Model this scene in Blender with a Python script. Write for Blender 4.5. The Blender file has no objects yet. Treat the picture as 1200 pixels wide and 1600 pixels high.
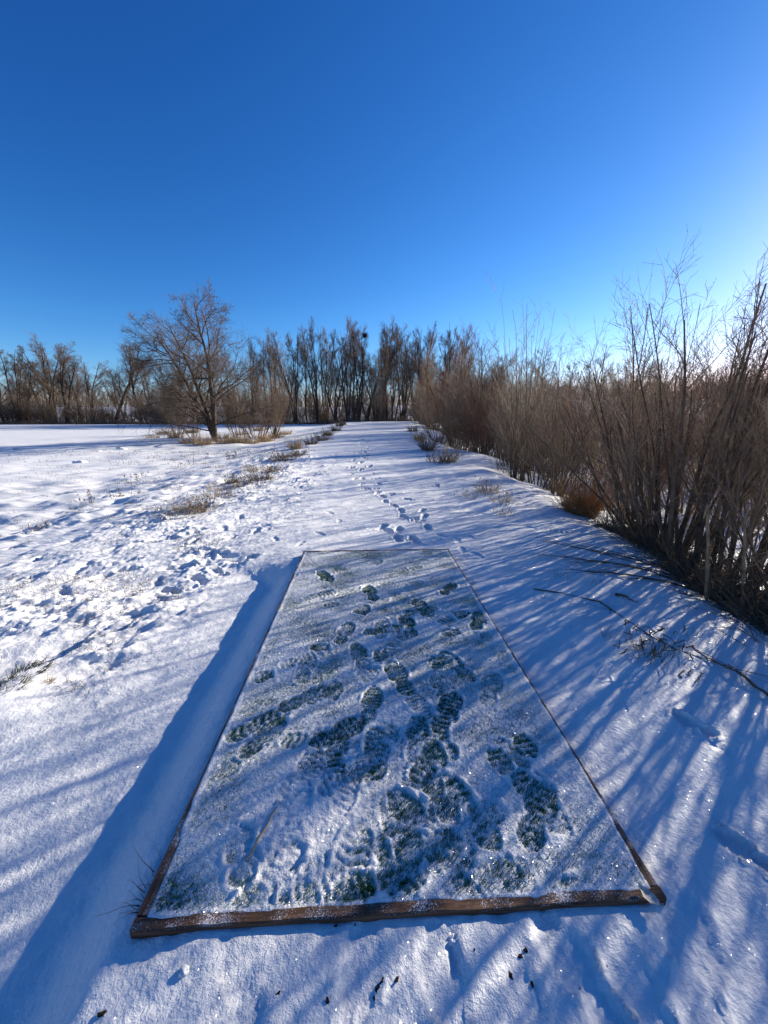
import bpy, math, time
import numpy as np
from mathutils import Vector, Matrix

T0 = time.time()
scene = bpy.context.scene
col = scene.collection
R = math.radians

# ------------------------------------------------------------------ camera
CAM_Z = 1.5
PITCH = R(14.0)
cd = bpy.data.cameras.new('camera')
cd.sensor_fit = 'HORIZONTAL'; cd.sensor_width = 36.0; cd.lens = 18.0
cd.clip_start = 0.02; cd.clip_end = 3000
cam = bpy.data.objects.new('camera', cd); col.objects.link(cam)
cam.location = (0, 0, CAM_Z); cam.rotation_euler = (math.pi/2 - PITCH, 0, 0)
scene.camera = cam

# ------------------------------------------------------------------ sky, sun, exposure
SUN_AZ, SUN_EL = R(55.0), R(19.5)          # clockwise from the camera's heading
world = bpy.data.worlds.new('World'); scene.world = world; world.use_nodes = True
nt = world.node_tree
bg = nt.nodes['Background']
sky = nt.nodes.new('ShaderNodeTexSky'); sky.sky_type = 'NISHITA'; sky.sun_disc = False
sky.sun_elevation = SUN_EL; sky.sun_rotation = SUN_AZ
sky.altitude = 400; sky.air_density = 1.0; sky.dust_density = 0.2; sky.ozone_density = 6.0
EXPO = 1.09
# the camera's rendition of a clear winter sky: one contrast curve per channel for the whole dome
sep = nt.nodes.new('ShaderNodeSeparateColor'); com = nt.nodes.new('ShaderNodeCombineColor')
nt.links.new(sky.outputs[0], sep.inputs[0])
kk = 0.98/(0.1*2**EXPO)
for ch, (gain, power) in enumerate([(0.068, 2.0), (0.095, 1.42), (0.143, 1.15)]):
    pw = nt.nodes.new('ShaderNodeMath'); pw.operation = 'POWER'; pw.inputs[1].default_value = power
    mu_ = nt.nodes.new('ShaderNodeMath'); mu_.operation = 'MULTIPLY'; mu_.inputs[1].default_value = gain*kk
    nt.links.new(sep.outputs[ch], pw.inputs[0]); nt.links.new(pw.outputs[0], mu_.inputs[0]); nt.links.new(mu_.outputs[0], com.inputs[ch])
nt.links.new(com.outputs[0], bg.inputs[0])
bg.inputs[1].default_value = 0.1
sd = bpy.data.lights.new('sun', 'SUN'); sd.energy = 5.0; sd.angle = R(0.53); sd.color = (1.0, 0.91, 0.765)
sun = bpy.data.objects.new('sun', sd); col.objects.link(sun)
S = Vector((math.sin(SUN_AZ)*math.cos(SUN_EL), math.cos(SUN_AZ)*math.cos(SUN_EL), math.sin(SUN_EL)))
sun.rotation_euler = S.to_track_quat('Z', 'Y').to_euler(); sun.location = S*50
vs = scene.view_settings
vs.view_transform = 'Standard'; vs.look = 'None'; vs.gamma = 1.0; vs.exposure = EXPO; vs.use_curve_mapping = False
scene.cycles.max_bounces = 4; scene.cycles.diffuse_bounces = 3; scene.cycles.glossy_bounces = 1
scene.cycles.transmission_bounces = 1; scene.cycles.use_denoising = True; scene.cycles.caustics_reflective = False

# ------------------------------------------------------------------ small maths
def rng(seed): return np.random.default_rng(seed)
def ss(a, b, x):
    t = np.clip((x-a)/(b-a), 0, 1); return t*t*(3-2*t)
def nrm(v): return v/np.maximum(np.linalg.norm(v, axis=-1, keepdims=True), 1e-9)
_perm = rng(7).permutation(256)
_ang = rng(8).uniform(0, 2*np.pi, 256)
def pnoise(x, y):
    xi = np.floor(x).astype(np.int64); yi = np.floor(y).astype(np.int64)
    xf = x-xi; yf = y-yi
    u = xf*xf*xf*(xf*(xf*6-15)+10); v = yf*yf*yf*(yf*(yf*6-15)+10)
    def g(ix, iy, dx, dy):
        h = _ang[_perm[(_perm[ix & 255]+iy) & 255]]
        return np.cos(h)*dx+np.sin(h)*dy
    a = g(xi, yi, xf, yf); b = g(xi+1, yi, xf-1, yf)
    c = g(xi, yi+1, xf, yf-1); d = g(xi+1, yi+1, xf-1, yf-1)
    return ((a+u*(b-a)) + v*((c+u*(d-c))-(a+u*(b-a))))*1.5
def fbm(x, y, s, o=4, gain=0.5):
    t = 0; a = 1.0
    for k in range(o):
        t = t + a*pnoise(x/s+17.3*k, y/s-9.1*k); s = s/2.03; a *= gain
    return t

cp, sp = math.cos(PITCH), math.sin(PITCH)
def px(x, y, z=0.0):
    """photo pixel -> point on the level z"""
    v = (y-800)/600.0; dx = (x-600)/600.0
    f = cp - v*sp; dn = sp + v*cp
    k = (CAM_Z-z)/dn
    return (dx*k, f*k)
def at_dist(x, y, fwd):
    """photo pixel at a known forward distance -> x, z"""
    v = (y-800)/600.0; dx = (x-600)/600.0
    f = cp - v*sp; k = fwd/f
    return dx*k, CAM_Z-(sp+v*cp)*k

# ------------------------------------------------------------------ pad frame (tee box)
PAD_Z = 0.12
PAD_A = R(2.7)
PAD_W, PAD_L = 1.53, 3.06
_p0 = px(203, 1458, PAD_Z)
PAD_O = np.array(_p0)
def pad_world(u, v):
    c, s = math.cos(PAD_A), math.sin(PAD_A)
    return PAD_O[0]+u*c-v*s, PAD_O[1]+u*s+v*c
def pad_local(x, y):
    c, s = math.cos(PAD_A), math.sin(PAD_A)
    dx, dy = x-PAD_O[0], y-PAD_O[1]
    return dx*c+dy*s, -dx*s+dy*c

# ------------------------------------------------------------------ terrain
def xbank(y):      # line where the right bank starts to fall
    wv = ss(6, 10, y)*(0.55*np.sin(y*0.42+1.0)+0.4*np.sin(y*0.21+0.3)+0.25*np.sin(y*0.93))
    return wv+np.where(y < 5, 2.35+0.15*y, np.where(y < 9, 3.1+0.1*(y-5), 3.5+0.03*(y-9)))
def xleft(y):      # left shoulder of the path
    return -2.8-0.04*np.clip(y, 0, 60)
def ground(x, y):
    x = np.asarray(x, float); y = np.asarray(y, float)
    k = ss(3.2, 4.3, y)
    a = ss(-0.98-1.5*k, -0.72+0.2*k, x+0.04*(y-0.8))
    w = ss(3.7, 6.0, y)
    z = (0.115*a-0.022)*(1-w) + 0.055*w*ss(-4.5, -2.0, x)
    z = z + 0.03*ss(1.0, 2.2, x)*(1-ss(4, 9, y))
    dl = xleft(y)-x
    z = z - 0.42*ss(0.0, 5.0, dl)*ss(2.0, 7.0, y) - 0.12*ss(0.2, 2.0, dl)*(1-ss(2.0, 7.0, y))
    dr = x-xbank(y)
    z = z - 0.25*ss(-0.6, 0.6, dr) - 1.0*ss(0.0, 3.6, dr)*(1-ss(45, 65, y)) + 1.6*ss(20, 34, x)
    z = z + 0.62*ss(14, 62, y)
    z = z - 0.9*ss(68, 78, y) + 4.6*ss(86, 106, y)
    z = z + 6*ss(140, 420, np.hypot(x, y))
    return z
def gz(x, y): return float(ground(x, y))

def axis(lo, hi, step, grow, glo, lim_lo, lim_hi):
    m = list(np.arange(lo, hi+1e-6, step))
    s = step; p = m[-1]; up = []
    while p < lim_hi:
        s *= grow; p += s; up.append(p)
    s = step; p = m[0]; dn = []
    while p > lim_lo:
        s *= glo; p -= s; dn.append(p)
    return np.array(dn[::-1]+m+up)

xs = axis(-3.6, 2.3, 0.0135, 1.045, 1.03, -900, 900)
ys = axis(0.25, 5.4, 0.0135, 1.0095, 1.15, -60, 25)
ys = np.concatenate([ys, axis(ys[-1]+0.3, ys[-1]+0.6, 0.3, 1.06, 1.06, ys[-1], 1500)[1:]]); ys = np.unique(ys)
X, Y = np.meshgrid(xs, ys)
Z = ground(X, Y)
near = 1-ss(9, 22, np.hypot(X, Y))
mid = 1-ss(40, 90, np.hypot(X, Y))
# broad drifts and wind-combed relief (combed along one direction)
wa = R(38); Xr = X*math.cos(wa)+Y*math.sin(wa); Yr = -X*math.sin(wa)+Y*math.cos(wa)
Z += 0.035*fbm(X, Y, 2.4, 3)*mid*ss(0.9, 2.0, np.abs(X)+np.clip(Y-4.5, 0, 9)*0.4)
rough = (ss(-1.15, -1.75, X)*ss(1.25, 2.2, Y)*0.9 + ss(-2.2, -3.4, X)*0.55)*near
rough = np.clip(rough, 0, 1)
r1 = fbm(Xr/2.6, Yr, 0.10, 4)
r2 = fbm(Xr/1.8, Yr, 0.33, 3)
patch = ss(-0.15, 0.45, fbm(X, Y, 0.8, 2))
Z += rough*(0.032*r1*(0.2+patch) + 0.032*r2 + 0.018*np.maximum(0, fbm(X, Y, 0.045, 2))*patch + 0.004*fbm(X, Y, 0.04, 2))
# a low broken ridge on the near left, steep on its field side
rx = -2.10+0.05*np.sin(Y*9)+0.03*fbm(Y*3, Y*0, 0.4, 2)-X; rw = ss(1.35, 1.75, Y)*(1-ss(2.25, 2.6, Y))
Z += rw*np.where(rx < 0, 0.055*ss(-0.34, 0.0, rx), 0.055*(1-ss(0.0, 0.06, rx))-0.035*ss(0.0, 0.06, rx)*(1-ss(0.15, 0.7, rx)))
Z += 0.006*fbm(X, Y, 0.28, 3)*ss(-0.7, -0.85, X)*(1-ss(-1.2, -1.5, X))*near
lf = ss(-2.6, -5.0, X)*(1-ss(30, 60, np.hypot(X, Y)))*ss(3.0, 6.0, Y)
Z += lf*(0.065*fbm(Xr/1.8, Yr, 0.9, 3)+0.045*fbm(Xr/2.2, Yr, 0.35, 3)*(1-ss(12, 26, np.hypot(X, Y))))
pathm = ss(3.8, 5.5, Y)*near
Z += pathm*(0.010*fbm(Xr/2.4, Yr, 0.28, 3)+0.012*fbm(X, Y, 0.8, 2))
smooth = (1-rough)*near
Z += smooth*(0.0045*fbm(Xr/2.5, Yr, 0.10, 3) + 0.006*fbm(X, Y, 0.45, 2))
Z += smooth*ss(0.9, 1.5, X)*0.016*fbm(X, Y, 0.55, 2)
# fine grain everywhere near
Z += near*0.0024*fbm(X, Y, 0.04, 2)
# trodden apron in front of the box
ap = ss(0.95, 0.8, Y)*ss(-0.85, -0.6, X)*ss(1.1, 0.7, X)
Z += ap*(0.0025*fbm(X, Y, 0.16, 3)+0.0028*fbm(X*1.6, Y*0.9, 0.05, 3)+0.020*ss(-0.72, -0.4, X)+0.004)

def boot(u, v, L=0.29, Wd=0.118):
    """signed field > 0 inside a boot sole; u along, v across, centre origin"""
    f = np.where(u > -0.02,
                 1-((u-0.045)/(0.105))**2-(v/(Wd*0.5))**2,
                 1-((u+0.085)/(0.062))**2-(v/(Wd*0.40))**2)
    waist = 1-(u/0.12)**2-(v/(Wd*0.30))**2
    return np.maximum(f, waist)
def stamp(x, y, ang, depth, L=1.0, rim=0.3, tread=0.0, seed=0, wob=0.25):
    r = 0.42*L
    i0, i1 = np.searchsorted(xs, [x-r, x+r]); j0, j1 = np.searchsorted(ys, [y-r, y+r])
    if i1-i0 < 3 or j1-j0 < 3: return
    xx = X[j0:j1, i0:i1]-x; yy = Y[j0:j1, i0:i1]-y
    c, s = math.cos(ang), math.sin(ang)
    u = (xx*c+yy*s)/L; v = (-xx*s+yy*c)/L
    f = boot(u, v)+wob*fbm(X[j0:j1, i0:i1], Y[j0:j1, i0:i1], 0.06, 2)
    inn = ss(-0.12, 0.35, f)
    rm = ss(-0.9, -0.25, f)*(1-ss(-0.2, 0.15, f))
    dz = -depth*inn + depth*rim*rm*(0.6+0.8*fbm(X[j0:j1, i0:i1]+seed, Y[j0:j1, i0:i1], 0.05, 2))
    if tread: dz = dz + inn*tread*np.sin(u*2*np.pi/0.024)
    Z[j0:j1, i0:i1] += dz
rs = rng(31)
trail = [(623, 830), (622, 845), (647, 847), (597, 825), (607, 832), (627, 798), (632, 807), (602, 783), (597, 775), (611, 773),
         (638, 780), (575, 763), (564, 757), (592, 755), (567, 747), (578, 740), (549, 740), (563, 733), (577, 728), (549, 730),
         (564, 723), (552, 720), (572, 718), (558, 713), (573, 711), (561, 704), (575, 699), (562, 693), (576, 689), (566, 684),
         (577, 680), (663, 807), (660, 797), (668, 826), (655, 812), (683, 757), (650, 815), (570, 706), (556, 699), (584, 763), (586, 748), (555, 748), (616, 790), (590, 770), (568, 715), (560, 708), (571, 702), (564, 696), (573, 692), (568, 688), (580, 684)]
for k, (a, b) in enumerate(trail):
    x, y = px(a, b, 0.06)
    sc_ = 1.0 if y < 10 else 1.45
    stamp(x, y, R(90)+rs.normal(0, 0.4), 0.038 if y < 10 else 0.085, sc_*1.04, 0.35, 0.0, k)
for k, (a, b) in enumerate([(680, 847), (715, 847), (690, 838), (722, 862), (735, 840), (640, 868), (830, 825), (760, 800), (745, 870),
                            (515, 800), (500, 835), (530, 812), (470, 850), (430, 842)]):
    x, y = px(a, b, 0.07); stamp(x, y, rs.uniform(0.7, 2.6), 0.010, 0.7, 0.6, 0, k, 0.6)
bankp = [(350, 830), (300, 850), (358, 844), (304, 836), (375, 811), (400, 836), (283, 886), (171, 861), (83, 882), (129, 886),
         (200, 890), (354, 873), (267, 844), (266, 919), (45, 902), (195, 880), (230, 850), (330, 868), (245, 905), (150, 905),
         (60, 865), (20, 845), (110, 842), (310, 905), (225, 940), (340, 895), (100, 925), (385, 880), (290, 818), (320, 800)]
for k, (a, b) in enumerate(bankp):
    x, y = px(a, b, -0.02); stamp(x, y, rs.uniform(0.2, 2.9), rs.uniform(0.018, 0.042), rs.uniform(0.8, 1.15), 0.25, 0, k, 0.6)
for (a, b, an, d, l) in [(1085, 1132, 125, 0.022, 0.62), (1110, 1160, 120, 0.006, 0.5), (1168, 1325, 120, 0.02, 0.62), (872, 832, 150, 0.03, 0.75),
                         (860, 935, 150, 0.008, 0.6), (935, 945, 140, 0.012, 0.6)]:
    x, y = px(a, b, 0.11); stamp(x, y, R(an), d, l, 0.7, 0, a, 0.5)
for (a, b, an, d, l) in [(905, 1535, 115, 0.012, 1.0), (1080, 1510, 60, 0.010, 1.15), (560, 1560, 80, 0.008, 1.0), (1000, 1570, 100, 0.006, 1.0),
                         (380, 1540, 120, 0.007, 0.9), (700, 1575, 100, 0.008, 1.0), (707, 1492, 92, 0.012, 0.35), (800, 1500, 95, 0.006, 0.9)]:
    x, y = px(a, b, 0.085); stamp(x, y, R(an), d, l, 0.6, 0.0012, a, 0.3)
# the ground is cut away under the tee box and swept against its boards
U, V = pad_local(X, Y)
ins = np.minimum(np.minimum(U-0.016, PAD_W-0.016-U), np.minimum(V-0.016, PAD_L-0.016-V))
inside = ins > 0
edge_d = np.maximum(np.maximum(-U, U-PAD_W), np.maximum(-V, V-PAD_L))
cap = np.where(U < 0, 0.03, np.where(V < 0, 0.078, 0.104))
lim = PAD_Z - 0.006
nearpad = (edge_d < 0.12)
Z = np.where(nearpad & (Z > lim), lim+(Z-lim)*np.clip(edge_d/0.12, 0, 1), Z)
Z = np.where(inside, -0.16, Z)

# ------------------------------------------------------------------ materials
def new_mat(name):
    m = bpy.data.materials.new(name); m.use_nodes = True
    n = m.node_tree.nodes; l = m.node_tree.links
    return m, n, l, n['Principled BSDF']
def noise_node(n, l, scale, detail=3, coord='Object', rough_=0.55):
    tc = n.new('ShaderNodeTexCoord'); t = n.new('ShaderNodeTexNoise')
    t.inputs['Scale'].default_value = scale; t.inputs['Detail'].default_value = detail; t.inputs['Roughness'].default_value = rough_
    l.new(tc.outputs[coord], t.inputs['Vector']); return t
def ramp(n, stops):
    r = n.new('ShaderNodeValToRGB'); e = r.color_ramp.elements
    while len(e) > 1: e.remove(e[0])
    e[0].position = stops[0][0]; e[0].color = (*stops[0][1], 1)
    for p, c in stops[1:]:
        k = e.new(p); k.color = (*c, 1)
    return r
def simple(name, c0, c1, scale, rough_=0.85, spec=0.2, rand=0.0):
    m, n, l, b = new_mat(name)
    t = noise_node(n, l, scale); r = ramp(n, [(0.3, c0), (0.7, c1)])
    l.new(t.outputs['Fac'], r.inputs['Fac'])
    if rand:
        oi = n.new('ShaderNodeObjectInfo'); h = n.new('ShaderNodeHueSaturation')
        mr = n.new('ShaderNodeMapRange'); mr.inputs['To Min'].default_value = 1-rand; mr.inputs['To Max'].default_value = 1+rand
        l.new(oi.outputs['Random'], mr.inputs['Value']); l.new(mr.outputs[0], h.inputs['Value'])
        l.new(r.outputs['Color'], h.inputs['Color']); l.new(h.outputs[0], b.inputs['Base Color'])
    else:
        l.new(r.outputs['Color'], b.inputs['Base Color'])
    b.inputs['Roughness'].default_value = rough_; b.inputs['Specular IOR Level'].default_value = spec
    return m
def snow_mat(name, bump=0.55, scale=210.0):
    m, n, l, b = new_mat(name)
    t = noise_node(n, l, 1.3, 4); r = ramp(n, [(0.3, (0.69, 0.69, 0.685)), (0.7, (0.755, 0.755, 0.75))])
    l.new(t.outputs['Fac'], r.inputs['Fac']); l.new(r.outputs['Color'], b.inputs['Base Color'])
    b.inputs['Roughness'].default_value = 0.6; b.inputs['Specular IOR Level'].default_value = 0.25
    g1 = noise_node(n, l, scale, 2, rough_=0.7); g2 = noise_node(n, l, scale*0.28, 3)
    b1 = n.new('ShaderNodeBump'); b1.inputs['Strength'].default_value = bump; b1.inputs['Distance'].default_value = 0.004
    b2 = n.new('ShaderNodeBump'); b2.inputs['Strength'].default_value = bump*0.8; b2.inputs['Distance'].default_value = 0.012
    l.new(g1.outputs['Fac'], b1.inputs['Height']); l.new(g2.outputs['Fac'], b2.inputs['Height'])
    l.new(b2.outputs[0], b1.inputs['Normal']); l.new(b1.outputs[0], b.inputs['Normal'])
    cr = noise_node(n, l, 1.7, 3); cm = n.new('ShaderNodeMapRange'); cm.inputs['From Min'].default_value = 0.35; cm.inputs['From Max'].default_value = 0.65
    cm.inputs['To Min'].default_value = bump*0.25; cm.inputs['To Max'].default_value = bump*1.15
    l.new(cr.outputs['Fac'], cm.inputs['Value']); l.new(cm.outputs[0], b1.inputs['Strength'])
    # ice facets that catch the sun
    tc = n.new('ShaderNodeTexCoord'); vo = n.new('ShaderNodeTexVoronoi'); vo.inputs['Scale'].default_value = 330
    l.new(tc.outputs['Object'], vo.inputs['Vector'])
    def vm(op, a_, b_=None):
        q = n.new('ShaderNodeVectorMath'); q.operation = op; l.new(a_, q.inputs[0])
        if b_ is not None:
            if isinstance(b_, tuple): q.inputs[1].default_value = b_
            else: l.new(b_, q.inputs[1])
        return q.outputs[0]
    ge = n.new('ShaderNodeNewGeometry')
    off = vm('MULTIPLY', vm('SUBTRACT', vo.outputs['Color'], (0.5, 0.5, 0.5)), (2.2, 2.2, 2.2))
    fn = vm('NORMALIZE', vm('ADD', ge.outputs['Normal'], off))
    gl = n.new('ShaderNodeBsdfGlossy'); gl.inputs['Roughness'].default_value = 0.13; l.new(fn, gl.inputs['Normal'])
    mx = n.new('ShaderNodeMixShader'); mx.inputs[0].default_value = 0.02
    l.new(b.outputs[0], mx.inputs[1]); l.new(gl.outputs[0], mx.inputs[2]); l.new(mx.outputs[0], n['Material Output'].inputs['Surface'])
    return m
M = {}
M['snow'] = snow_mat('snow')
M['pad_snow'] = snow_mat('pad_snow', 0.7, 250)
M['turf'] = simple('turf', (0.012, 0.035, 0.018), (0.03, 0.08, 0.03), 90, 0.9, 0.1)
M['blade'] = simple('turf_blade', (0.035, 0.115, 0.04), (0.13, 0.235, 0.06), 5, 0.7, 0.2)
M['bark'] = simple('bark', (0.035, 0.027, 0.022), (0.095, 0.072, 0.055), 9, 0.9, 0.1, 0.25)
M['twig'] = simple('twig', (0.10, 0.074, 0.056), (0.20, 0.148, 0.112), 1.2, 0.9, 0.05, 0.3)
M['willow'] = simple('willow_bark', (0.05, 0.036, 0.027), (0.17, 0.12, 0.08), 5, 0.8, 0.15, 0.25)
M['willow_twig'] = simple('willow_twig', (0.11, 0.078, 0.056), (0.28, 0.20, 0.135), 2, 0.85, 0.1, 0.3)
M['tan_twig'] = simple('tan_twig', (0.18, 0.135, 0.09), (0.42, 0.32, 0.21), 2, 0.85, 0.1, 0.2)
M['red_twig'] = simple('red_twig', (0.12, 0.05, 0.035), (0.25, 0.12, 0.08), 2, 0.8, 0.15, 0.2)
M['plume'] = simple('reed_plume', (0.30, 0.22, 0.14), (0.52, 0.42, 0.29), 5, 0.9, 0.1, 0.1)
M['straw'] = simple('dry_straw', (0.27, 0.175, 0.085), (0.50, 0.36, 0.19), 8, 0.8, 0.2, 0.2)
M['rust_grass'] = simple('rusty_grass', (0.24, 0.11, 0.04), (0.50, 0.26, 0.10), 6, 0.8, 0.2)
M['weed'] = simple('dry_weed', (0.06, 0.045, 0.03), (0.17, 0.125, 0.08), 9, 0.85, 0.2, 0.2)
M['sedge'] = simple('frosted_grass', (0.03, 0.035, 0.018), (0.11, 0.11, 0.055), 12, 0.8, 0.2)
M['pale_stalk'] = simple('pale_stalk', (0.15, 0.10, 0.055), (0.33, 0.24, 0.14), 14, 0.8, 0.2)
M['soil'] = simple('soil', (0.012, 0.009, 0.007), (0.04, 0.03, 0.02), 60, 0.95, 0.1)
M['leaf'] = simple('pale_leaf', (0.45, 0.40, 0.33), (0.62, 0.58, 0.5), 30, 0.6, 0.3)
M['ginger'] = simple('ginger_leaf', (0.22, 0.12, 0.05), (0.42, 0.25, 0.12), 40, 0.8, 0.2)
def wood_mat():
    m, n, l, b = new_mat('weathered_board')
    tc = n.new('ShaderNodeTexCoord'); mp = n.new('ShaderNodeMapping'); mp.inputs['Scale'].default_value = (6, 90, 90)
    t = n.new('ShaderNodeTexNoise'); t.inputs['Scale'].default_value = 1.0; t.inputs['Detail'].default_value = 5
    l.new(tc.outputs['Object'], mp.inputs[0]); l.new(mp.outputs[0], t.inputs['Vector'])
    r = ramp(n, [(0.3, (0.04, 0.020, 0.011)), (0.55, (0.115, 0.058, 0.031)), (0.75, (0.20, 0.108, 0.06))])
    l.new(t.outputs['Fac'], r.inputs['Fac'])
    # frost dusting in drifts and grains, on upward faces only
    f1 = noise_node(n, l, 7.0, 3); f2 = noise_node(n, l, 260, 2, rough_=0.7)
    ge = n.new('ShaderNodeNewGeometry'); sx = n.new('ShaderNodeSeparateXYZ'); l.new(ge.outputs['Normal'], sx.inputs[0])
    ad = n.new('ShaderNodeMath'); ad.operation = 'ADD'; l.new(f1.outputs['Fac'], ad.inputs[0]); l.new(f2.outputs['Fac'], ad.inputs[1])
    mr = n.new('ShaderNodeMapRange'); mr.inputs['From Min'].default_value = 1.06; mr.inputs['From Max'].default_value = 1.28; l.new(ad.outputs[0], mr.inputs['Value'])
    up = n.new('ShaderNodeMapRange'); up.inputs['From Min'].default_value = 0.6; up.inputs['From Max'].default_value = 0.9; l.new(sx.outputs['Z'], up.inputs['Value'])
    mu = n.new('ShaderNodeMath'); mu.operation = 'MULTIPLY'; l.new(mr.outputs[0], mu.inputs[0]); l.new(up.outputs[0], mu.inputs[1])
    mx = n.new('ShaderNodeMix'); mx.data_type = 'RGBA'
    A_ = [i for i in mx.inputs if i.type == 'RGBA']; A_[1].default_value = (0.78, 0.8, 0.84, 1)
    l.new(mu.outputs[0], mx.inputs[0]); l.new(r.outputs['Color'], A_[0]); l.new([o for o in mx.outputs if o.type == 'RGBA'][0], b.inputs['Base Color'])
    bu = n.new('ShaderNodeBump'); bu.inputs['Strength'].default_value = 0.6; bu.inputs['Distance'].default_value = 0.003
    l.new(t.outputs['Fac'], bu.inputs['Height']); l.new(bu.outputs[0], b.inputs['Normal'])
    b.inputs['Roughness'].default_value = 0.75; b.inputs['Specular IOR Level'].default_value = 0.25
    return m
M['wood'] = wood_mat()

# ------------------------------------------------------------------ object helpers
def mesh_np(name, verts, faces, smooth_=True, mat=None):
    """verts (n,3); faces (m,k) all of one size k"""
    me = bpy.data.meshes.new(name)
    verts = np.ascontiguousarray(verts, np.float32); faces = np.ascontiguousarray(faces, np.int32)
    m, k = faces.shape
    me.vertices.add(len(verts)); me.vertices.foreach_set('co', verts.ravel())
    me.loops.add(m*k); me.loops.foreach_set('vertex_index', faces.ravel())
    me.polygons.add(m); me.polygons.foreach_set('loop_start', np.arange(0, m*k, k, dtype=np.int32))
    me.polygons.foreach_set('use_smooth', np.full(m, smooth_))
    me.update(calc_edges=True)
    if mat: me.materials.append(mat)
    return me
def obj(name, me, parent=None, loc=None):
    o = bpy.data.objects.new(name, me); col.objects.link(o)
    if parent: o.parent = parent
    if loc is not None: o.location = loc
    return o
def tag(o, label=None, cat=None, group=None, kind=None):
    if label: o['label'] = label
    if cat: o['category'] = cat
    if group: o['group'] = group
    if kind: o['kind'] = kind
    return o
def empty(name, loc=(0, 0, 0), rz=0.0):
    o = bpy.data.objects.new(name, None); col.objects.link(o); o.location = loc; o.rotation_euler = (0, 0, rz)
    o.empty_display_size = 0.1
    return o
def copy_tree(o, parent=None):
    c = o.copy(); col.objects.link(c); c.parent = parent
    for ch in list(o.children): copy_tree(ch, c)
    return c
def grid_faces(nx, ny):
    i = np.arange(nx-1)[None, :]+np.arange(ny-1)[:, None]*nx
    return np.stack([i, i+1, i+1+nx, i+nx], -1).reshape(-1, 4)

g = obj('snow_ground', mesh_np('snow_ground', np.stack([X, Y, Z], -1).reshape(-1, 3), grid_faces(len(xs), len(ys)), True, M['snow']))
tag(g, 'wind-combed snow cover of the path, banks and field', kind='structure')
def surf(x, y):
    i = int(np.clip(np.searchsorted(xs, x), 1, len(xs)-1)); j = int(np.clip(np.searchsorted(ys, y), 1, len(ys)-1))
    return float(min(Z[j-1, i-1], Z[j, i], Z[j-1, i], Z[j, i-1]))

# ------------------------------------------------------------------ tubes and growth
def tubes(poly, rad, k):
    """poly (M,n,3), rad (M,n) -> verts, quads"""
    Mn, n, _ = poly.shape
    t = nrm(np.gradient(poly, axis=1))
    ref = np.where(np.abs(t[:, :1, 2:3]) > 0.8, np.array([1.0, 0, 0]), np.array([0, 0, 1.0]))
    u = nrm(np.cross(t, np.broadcast_to(ref, t.shape))); v = np.cross(t, u)
    a = np.arange(k)*2*np.pi/k
    ring = poly[:, :, None, :]+rad[:, :, None, None]*(u[:, :, None, :]*np.cos(a)[None, None, :, None]+v[:, :, None, :]*np.sin(a)[None, None, :, None])
    V_ = ring.reshape(-1, 3)
    base = (np.arange(Mn)*n*k)[:, None, None]+(np.arange(n-1)*k)[None, :, None]
    i = np.arange(k)[None, None, :]; j = (np.arange(k)+1)[None, None, :] % k
    F = np.stack([base+i, base+j, base+j+k, base+i+k], -1).reshape(-1, 4)
    return V_, F
def join(parts):
    vs_, fs_, o = [], [], 0
    for v, f in parts:
        vs_.append(v); fs_.append(f+o); o += len(v)
    return np.concatenate(vs_), np.concatenate(fs_)
def march(r, P, D, L, R0, n, wob, trop, taper):
    Mn = len(P); pts = [P]; d = nrm(D)
    for i in range(n):
        d = nrm(d+wob*r.normal(size=(Mn, 3))+np.asarray(trop)*np.array([0, 0, 1.0]))
        pts.append(pts[-1]+d*(L/n)[:, None])
    s = np.linspace(0, 1, n+1)[None, :]
    return np.stack(pts, 1), R0[:, None]*(1-(1-taper)*s)
def spawn(r, pts, rad, cnt, t0, t1, a0, a1):
    Mn, n, _ = pts.shape; n -= 1
    idx = np.repeat(np.arange(Mn), cnt)
    t = np.tile((np.arange(cnt)+0.5)/cnt, Mn)+r.uniform(-0.5, 0.5, Mn*cnt)/cnt
    t = t0+(t1-t0)*np.clip(t, 0, 1)
    f = t*n; i = np.minimum(f.astype(int), n-1); q = (f-i)[:, None]
    P = pts[idx, i]*(1-q)+pts[idx, i+1]*q
    T = nrm(pts[idx, i+1]-pts[idx, i])
    pr = rad[idx, i]*(1-q[:, 0])+rad[idx, i+1]*q[:, 0]
    w = nrm(np.cross(T, nrm(r.normal(size=(len(idx), 3)))))
    a = np.radians(r.uniform(a0, a1, len(idx)))[:, None]
    return P, nrm(T*np.cos(a)+w*np.sin(a)), t, pr, idx

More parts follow.
